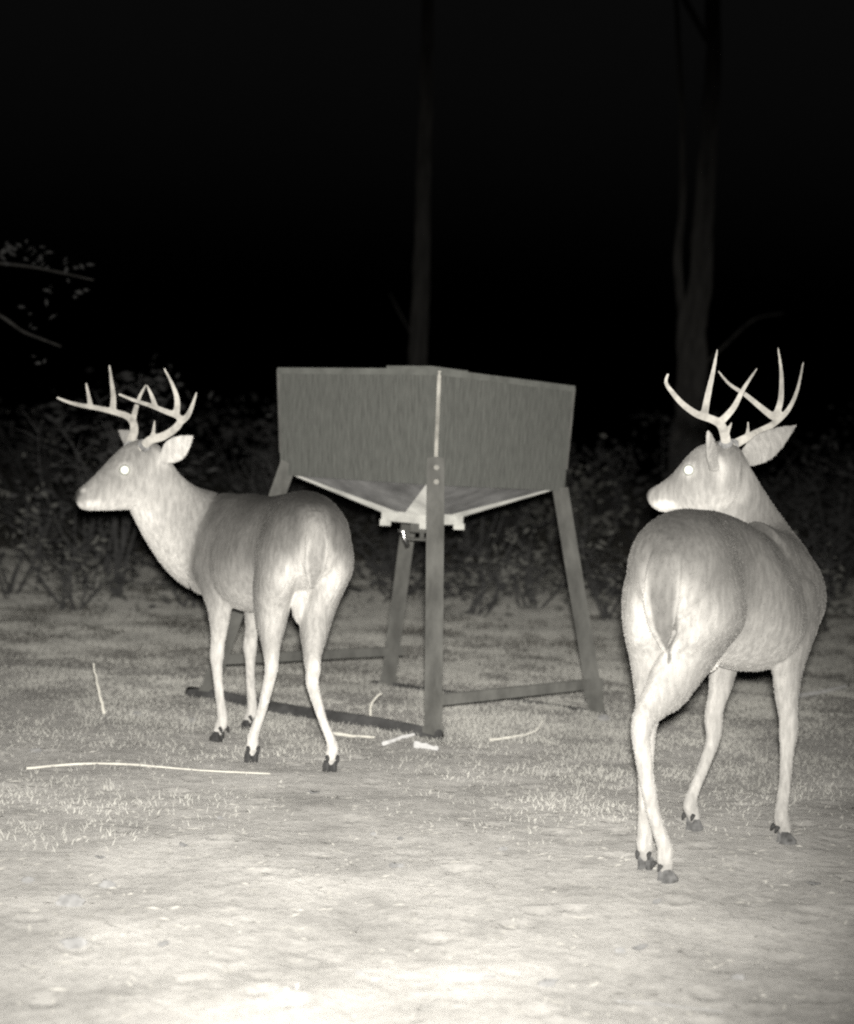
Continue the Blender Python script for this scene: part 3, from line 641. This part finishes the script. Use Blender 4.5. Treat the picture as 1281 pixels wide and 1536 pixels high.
# ------------------------------------------------------------------ grass and litter on the ground
def in_clear(x, y):   # bare worn sand near the flash, grassier behind
    return y+1.5*noise.noise((x*.7, y*.7, 4.4))
def grass():
    V = []; cnt = 0
    def blade(x, y, hgt, w, lean, az, faz):
        z = gz(x, y)-.003; dx, dy = math.cos(az)*lean*hgt, math.sin(az)*lean*hgt; wx, wy = math.cos(faz)*w/2, math.sin(faz)*w/2
        up = hgt*math.sqrt(max(.05, 1-lean*lean))
        mx, my, mz = x+dx*.4, y+dy*.4, z+up*.62
        V.extend([(x-wx, y-wy, z), (x+wx, y+wy, z), (mx+wx*.8, my+wy*.8, mz), (mx-wx*.8, my-wy*.8, mz)])
        V.extend([(mx-wx*.8, my-wy*.8, mz), (mx+wx*.8, my+wy*.8, mz), (x+dx+wx*.2, y+dy+wy*.2, z+up), (x+dx-wx*.2, y+dy-wy*.2, z+up)])
    n = 0; tries = 0
    while n < 360000 and tries < 1100000:
        tries += 1
        y = 3.6+13.5*random.random()**.8; x = random.uniform(-1, 1)*(0.29*y+.35) if random.random() < .82 else random.gauss(0, .45*y)
        e = in_clear(x, y); cl = noise.noise((x*2.6, y*2.6, 7.7))+.6*noise.noise((x*6.1, y*6.1, 2.2))
        p = min(1, max(0, (e-4.9)/3.0))*min(1, max(.10, .55+1.0*cl))
        if random.random() > p: continue
        tall = .010+.016*random.random()+.026*max(0, cl)*random.random()+.012*max(0, (e-8)/4)
        blade(x, y, tall, random.uniform(.0014, .0034)*(1+.07*y), random.uniform(.5, .99), random.uniform(0, 6.28), random.gauss(0, .9)); n += 1
    o = link('grass', quads_mesh(np.array(V), 4, 'grass'), M['grass'], smooth=False)
    tag(o, 'short dry grass and stubble covering the clearing around the feeder', 'grass', kind='stuff')
grass()
def litter():
    V = []
    for _ in range(26000):
        y = 2.6+12*random.random()**.9; x = random.uniform(-1, 1)*(0.36*y+.6); e = in_clear(x, y)
        if random.random() > (.55 if e < 4.6 else .6): continue
        s = random.uniform(.002, .007)*(1+.06*y); l = s*random.uniform(1, 3.5); a = random.uniform(0, 6.28); z = gz(x, y)+.003
        dx, dy = math.cos(a), math.sin(a); ti = random.uniform(0, .5)
        V += [(x-dx*l, y-dy*l, z), (x+dy*s*.5, y-dx*s*.5, z+ti*s), (x+dx*l, y+dy*l, z+ti*l*.6), (x-dy*s*.5, y+dx*s*.5, z+.004)]
    o = link('leaf_litter', quads_mesh(np.array(V), 4, 'leaf_litter'), M['flake'], smooth=False)
    tag(o, 'scattered flakes of dead leaf and straw on the sandy ground', 'leaf litter', kind='stuff')
litter()

# ------------------------------------------------------------------ single stalks, sticks, clods
def stalk(name, pxs, r0, r1, mat, label, cat, group=None, lift=None):
    pts = []
    for i, p in enumerate(pxs):
        if len(p) == 2: q = gnd(*p); q.z += r0*.8
        else: q = at(*p)
        pts.append(q)
    P = catmull([list(p) for p in pts], 5); m = len(P); root = Vector(P[0])
    kn = [Vector((noise.noise(Vector(p)*31), noise.noise(Vector(p)*31+Vector((7, 0, 0))), .5*noise.noise(Vector(p)*31+Vector((0, 7, 0)))))*r0*.7 for p in P]
    mb = MB(); mb.tube([Vector(p)+k_ for p, k_ in zip(P, kn)], [(r0+(r1-r0)*i/(m-1))*(1+.35*noise.noise(Vector(P[i])*57)) for i in range(m)], 7); o = mb.build(name, M[mat], None, True); tag(o, label, cat, group)
b0 = gnd(155, 1072).y
stalk('grass_stalk', [(157, 1073), (152, 1050, b0), (145, 1020, b0+.03), (139, 995, b0+.06)], .0065, .003, 'straw', 'pale bent grass stalk standing alone in the open ground', 'stalk')
stalk('cane', [(40, 1154), (130, 1147), (210, 1149), (300, 1157), (405, 1162)], .0042, .002, 'straw', 'long thin pale cane lying flat on the sand', 'cane')
b1 = gnd(556, 1078).y
stalk('grass_stalk', [(556, 1078), (556, 1062, b1), (562, 1048, b1+.02), (573, 1040, b1+.05)], .006, .003, 'straw', 'short curled stalk growing under the feeder', 'stalk')
stalk('stick', [(575, 1118), (610, 1107), (643, 1099)], .009, .005, 'chip', 'pale split stick lying against the front feeder leg', 'stick')
stalk('stick', [(622, 1121), (640, 1124), (655, 1127)], .014, .008, 'chip', 'stubby white wood chip in front of the feeder leg', 'stick')
stalk('grass_stalk', [(735, 1112), (775, 1106), (803, 1098), (815, 1080)], .006, .003, 'straw', 'hooked pale stalk lying in grass beside the feeder', 'stalk')
stalk('stick', [(1195, 1048), (1235, 1040), (1272, 1031)], .012, .007, 'stick', 'straight dry stick lying beyond the larger buck', 'stick')
stalk('stick', [(500, 1102), (530, 1106), (562, 1108)], .007, .004, 'straw', 'thin straw stem near the feeder skid', 'stick')
stalk('twig', [(925, 1503), (1000, 1509), (1085, 1519)], .0022, .0013, 'clod', 'fine straw stem half sunk in the foreground sand', 'twig')
def clod(px, py, s, label, name='soil_clod', cat='clod', mat='clod', flat=.6, group='clods and scraps on the sand'):
    p = gnd(px, py); bm = bmesh.new(); bmesh.ops.create_icosphere(bm, subdivisions=3, radius=1)
    sd = random.uniform(0, 99); a, b = random.uniform(.7, 1.4), random.uniform(.6, 1)
    for v in bm.verts:
        k = 1+.35*noise.noise(v.co*1.6+Vector((sd, 0, 0)))+.14*noise.noise(v.co*4+Vector((0, sd, 0)))
        v.co = Vector((v.co.x*a*s*k, v.co.y*b*s*k, v.co.z*s*flat*k))+Vector((p.x, p.y, gz(p.x, p.y)+s*flat*.35))
    me = bpy.data.meshes.new(name); bm.to_mesh(me); bm.free(); o = link(name, me, M[mat]); tag(o, label, cat, group)
for (x, y, s) in ((105, 1357, .030), (42, 1322, .016), (160, 1330, .018), (110, 1418, .022), (540, 1462, .012), (735, 1468, .010), (820, 1478, .014), (930, 1428, .013), (330, 1228, .010), (560, 1252, .010), (905, 1080, .03),
                  (54, 1128, .016), (205, 1072, .018), (288, 1083, .022), (395, 1042, .015), (1108, 1468, .012), (755, 1275, .012), (600, 1300, .011)):
    clod(x, y, s, ('fist-sized lumpy clod on the pale sand' if s >= .02 else 'small rounded clod on the pale sand') if y > 1180 else 'small rounded clod in the thin grass around the bucks', group='larger clods on the sand' if s >= .02 and y > 1180 else 'small clods on the sand' if y > 1180 else 'clods in the grass')

def dead_leaf(px, py, s, label):
    p = gnd(px, py); a = random.uniform(0, 6.28); V = []; F = []
    for i in range(7):
        t = i/6*2-1; w = s*.45*(1-abs(t)**2.2)+.001
        for j in (-1, 0, 1):
            x, y, z = t*s, j*w, .4*s*t*t*random.uniform(.6, 1)+abs(j)*w*random.uniform(.3, .8)
            V.append((p.x+x*math.cos(a)-y*math.sin(a), p.y+x*math.sin(a)+y*math.cos(a), gz(p.x, p.y)+.004+z))
    F = [(i*3+j, i*3+j+1, i*3+j+4, i*3+j+3) for i in range(6) for j in range(2)]
    o = link('dead_leaf', mesh_of(V, F, 'dead_leaf'), M['deadleaf']); md = o.modifiers.new('t', 'SOLIDIFY'); md.thickness = .0012
    tag(o, label, 'leaf', 'dead leaves on the sand')
for (x, y, s_) in ((275, 1272, .022), (470, 1192, .022), (590, 1304, .026), (960, 1428, .026), (825, 1478, .022), (600, 1262, .018), (245, 1422, .022), (985, 1358, .022), (1220, 1330, .02), (150, 1290, .016)):
    dead_leaf(x, y, s_, 'dark curled dead leaf lying on the pale sand')

# ------------------------------------------------------------------ brush, trees
def leaf_quads(cs, sizes, flat=.5):
    n = len(cs); A = RNG.normal(size=(n, 3)); A[:, 2] *= flat; A /= np.linalg.norm(A, axis=1)[:, None]
    Bv = RNG.normal(size=(n, 3)); Bv -= A*(A*Bv).sum(1)[:, None]; Bv /= np.linalg.norm(Bv, axis=1)[:, None]
    s = sizes[:, None]; Nn = np.cross(A, Bv)
    q = np.stack([cs-A*s, cs-Bv*s*.42+Nn*s*.1, cs+A*s, cs+Bv*s*.42+Nn*s*.1], 1); return q.reshape(-1, 3)
def shrub(x, y, hgt, spread, nl, lab, group, mat='leaf', leaf=.03, name='shrub'):
    z0 = gz(x, y); root = empty(name, (x, y, z0)); mb = MB(); tips = []
    for _ in range(int(5+spread*6)):
        a = random.uniform(0, 6.28); rr = spread*random.uniform(.3, 1); hh = hgt*random.uniform(.55, 1)
        b = Vector((x+random.gauss(0, .05), y+random.gauss(0, .05), z0-.03)); t = Vector((x+math.cos(a)*rr, y+math.sin(a)*rr*.8, z0+hh)); mid = (b+t)/2+Vector((random.gauss(0, .1), random.gauss(0, .1), .12*hgt))
        P = catmull([list(b), list(mid), list(t)], 5); mb.tube(P, [.012*(1-.8*i/10) for i in range(11)], 5)
        for _ in range(4):
            i = random.randint(4, 10); p = Vector(P[i]); q = p+Vector((random.gauss(0, .16), random.gauss(0, .16), random.uniform(-.02, .22)))*(.6+hgt*.4); mb.tube([p, (p+q)/2+Vector((0, 0, .02)), q], [.005, .004, .002], 4); tips.append((p, q))
        tips.append((Vector(P[6]), t))
    mb.build('stem', M['twig'], root, True)
    cs = []
    for _ in range(nl):
        a, b = random.choice(tips); p = a+(b-a)*random.random()**.6; g = .05+.05*hgt
        if random.random() < .4:
            an = random.uniform(0, 6.28); rr = spread*1.1*random.random()**.5; p = Vector((x+math.cos(an)*rr, y+math.sin(an)*rr, z0+hgt*.55*random.random()))
        cs.append((p.x+random.gauss(0, g), p.y+random.gauss(0, g), max(z0+.02, p.z+random.gauss(0, g*.8))))
    cs = np.array(cs); link('foliage', quads_mesh(leaf_quads(cs, RNG.uniform(.55, 1.35, len(cs))*leaf), 4, 'foliage'), M[mat], root, False)
    tag(root, lab, 'shrub', group)
def where(x, y):
    q = x/y*13.5
    return ('under the overhanging boughs' if q < -2.75 else 'behind the walking buck' if q < -1.3 else 'behind the feeder' if q < 1.1 else 'around the forked tree trunk' if q < 2.5 else 'beyond the forked tree and looking-back buck')
for i in range(22):
    x = -5.2+10.4*(i+random.uniform(-.3, .3))/21; y = 13.0+random.uniform(-1.0, 3.0)-.35*abs(x)*.4
    shrub(x, y, random.choice((.25, .4, .7, 1.0, 1.5))*random.uniform(.8, 1.2), random.uniform(.3, .8), random.choice((160, 300, 500, 700)), 'dim leafy shrub in the brush line '+where(x, y), 'brush line '+where(x, y), leaf=random.choice((.018, .026, .034, .046)), mat=random.choice(('leaf', 'leafd', 'leafd', 'leafp')))
for i in range(16):
    x = -6.4+12.8*(i+random.uniform(-.3, .3))/15; y = 18.5+random.uniform(-.8, 1.6)
    shrub(x, y, random.uniform(1.1, 1.9), random.uniform(.6, 1.1), random.randint(600, 900), 'taller dark shrub deep in the woods '+where(x, y), 'tall shrubs '+where(x, y), leaf=random.uniform(.03, .055), mat='leafd')
for x, y, hh in ((-2.5, 11.4, .5), (-1.7, 12.0, .45), (.35, 11.9, .55), (1.35, 12.1, .6), (-3.1, 12.3, .8), (2.75, 11.6, .6), (.85, 12.6, .7)):
    shrub(x, y, hh, .35, 130, 'low sparse weed with pale leaves '+where(x, y), 'low weeds '+where(x, y), 'leafp', .032, 'weed')

def tree(name, base, limbs, crown, lab, group=None, lf=.05, lm='leaf', bm_='bark'):
    root = empty(name, base); mb = MB()
    for pts, r0, r1 in limbs:
        P = catmull([list(p) for p in pts], 8); m = len(P)
        mb.tube([Vector(p)+Vector((noise.noise(Vector(p)*2.3), noise.noise(Vector(p)*2.3+Vector((9, 0, 0))), 0))*r0*.25 for p in P], [(r0+(r1-r0)*i/(m-1))*(1+.12*noise.noise(Vector(P[i])*5)) for i in range(m)], 14)
    mb.build('trunk', M[bm_], root, True)
    cs = []
    for c, r, n in crown:
        sub = [Vector(c)+Vector((random.gauss(0, r*.5), random.gauss(0, r*.5), random.gauss(0, r*.38))) for _ in range(max(4, n//45))]
        for _ in range(n):
            q = random.choice(sub); cs.append((q.x+random.gauss(0, r*.17), q.y+random.gauss(0, r*.17), q.z+random.gauss(0, r*.13)))
    cs = np.array(cs); link('crown', quads_mesh(leaf_quads(cs, RNG.uniform(.6, 1.3, len(cs))*lf), 4, 'crown'), M[lm], root, False)
    tag(root, lab, 'tree', group)
YT = 21.0; g = gz(2.2, YT)
bt = at(1030, 690, YT); bt = Vector((bt.x-.02, YT, g-.05))
tree('forked_tree', (bt.x, YT, g), [([bt, at(1030, 690, YT), at(1037, 560, YT), at(1044, 470, YT)], .235, .18),
     ([at(1044, 490, YT), at(1052, 400, YT), at(1058, 300, YT), at(1068, 120, YT+.1), at(1072, -80, YT+.2), at(1085, -420, YT+.3)], .165, .07),
     ([at(1036, 520, YT), at(1022, 450, YT-.05), at(1017, 380, YT-.1), at(1024, 280, YT-.2), at(1018, 60, YT-.4), at(990, -260, YT-.7)], .065, .025),
     ([at(1042, 560, YT), at(1085, 520, YT-.3), at(1130, 480, YT-.5), at(1175, 470, YT-.6)], .02, .007),
     ([at(1072, -80, YT+.2), at(1180, -220, YT), at(1250, -420, YT-.3)], .05, .015), ([at(1060, 60, YT+.1), at(960, -140, YT+.5), at(880, -400, YT+.8)], .045, .015)],
     [(at(1090, -560, YT), 1.5, 2600), (at(900, -500, YT+.8), 1.1, 1500), (at(1270, -520, YT-.3), 1.1, 1500)], 'grey forked trunk rising out of the brush behind the looking-back buck\'s antlers', bm_='barkp')
YB = 21.5; bb = at(628, 560, YB); g = gz(bb.x, YB)
tree('slim_tree', (bb.x, YB, g), [([Vector((bb.x-.02, YB, g-.05)), at(626, 700, YB), at(628, 560, YB), at(630, 430, YB), at(634, 300, YB), at(640, 60, YB), at(644, -300, YB)], .16, .07),
     ([at(628, 520, YB), at(600, 470, YB-.2), at(585, 440, YB-.3)], .014, .006), ([at(640, -60, YB), at(560, -260, YB+.3), at(520, -480, YB+.4)], .04, .012), ([at(642, -100, YB), at(730, -280, YB-.2), at(770, -500, YB-.3)], .04, .012)],
     [(at(640, -560, YB), 1.3, 2200), (at(760, -460, YB), .8, 900), (at(520, -480, YB), .8, 900)], 'slim straight trunk rising behind the feeder box')
XL, YL = -3.55, 10.4; g = gz(XL, YL); b = Vector((XL, YL, g))
tree('overhanging_tree', (XL, YL, g), [([b-Vector((0, 0, .05)), b+Vector((.05, 0, 1)), b+Vector((.02, .1, 2.2)), b+Vector((.1, .1, 4)), b+Vector((.0, .2, 6.2))], .14, .05),
     ([b+Vector((.02, .1, 2.0)), at(-60, 400, 10.3), at(30, 398, 10.2), at(140, 420, 10.1)], .016, .004), ([b+Vector((.04, .05, 1.5)), at(-40, 470, 10.1), at(40, 500, 10.0), at(92, 520, 10.0)], .014, .004),
     ([b+Vector((.1, .1, 3.6)), b+Vector((-.8, .3, 4.8)), b+Vector((-1.3, .2, 5.8))], .05, .015)],
     [(at(20, 402, 10.2), .30, 34), (at(90, 412, 10.15), .26, 22), (at(50, 500, 10.0), .2, 8), (b+Vector((0, .2, 6.4)), 1.3, 2400), (b+Vector((-1.3, .2, 6)), .9, 1100)], 'dim tree reaching two leafy boughs over the left brush'.replace('left brush', 'brush beside the feeder'), lf=.028, lm='leafd')
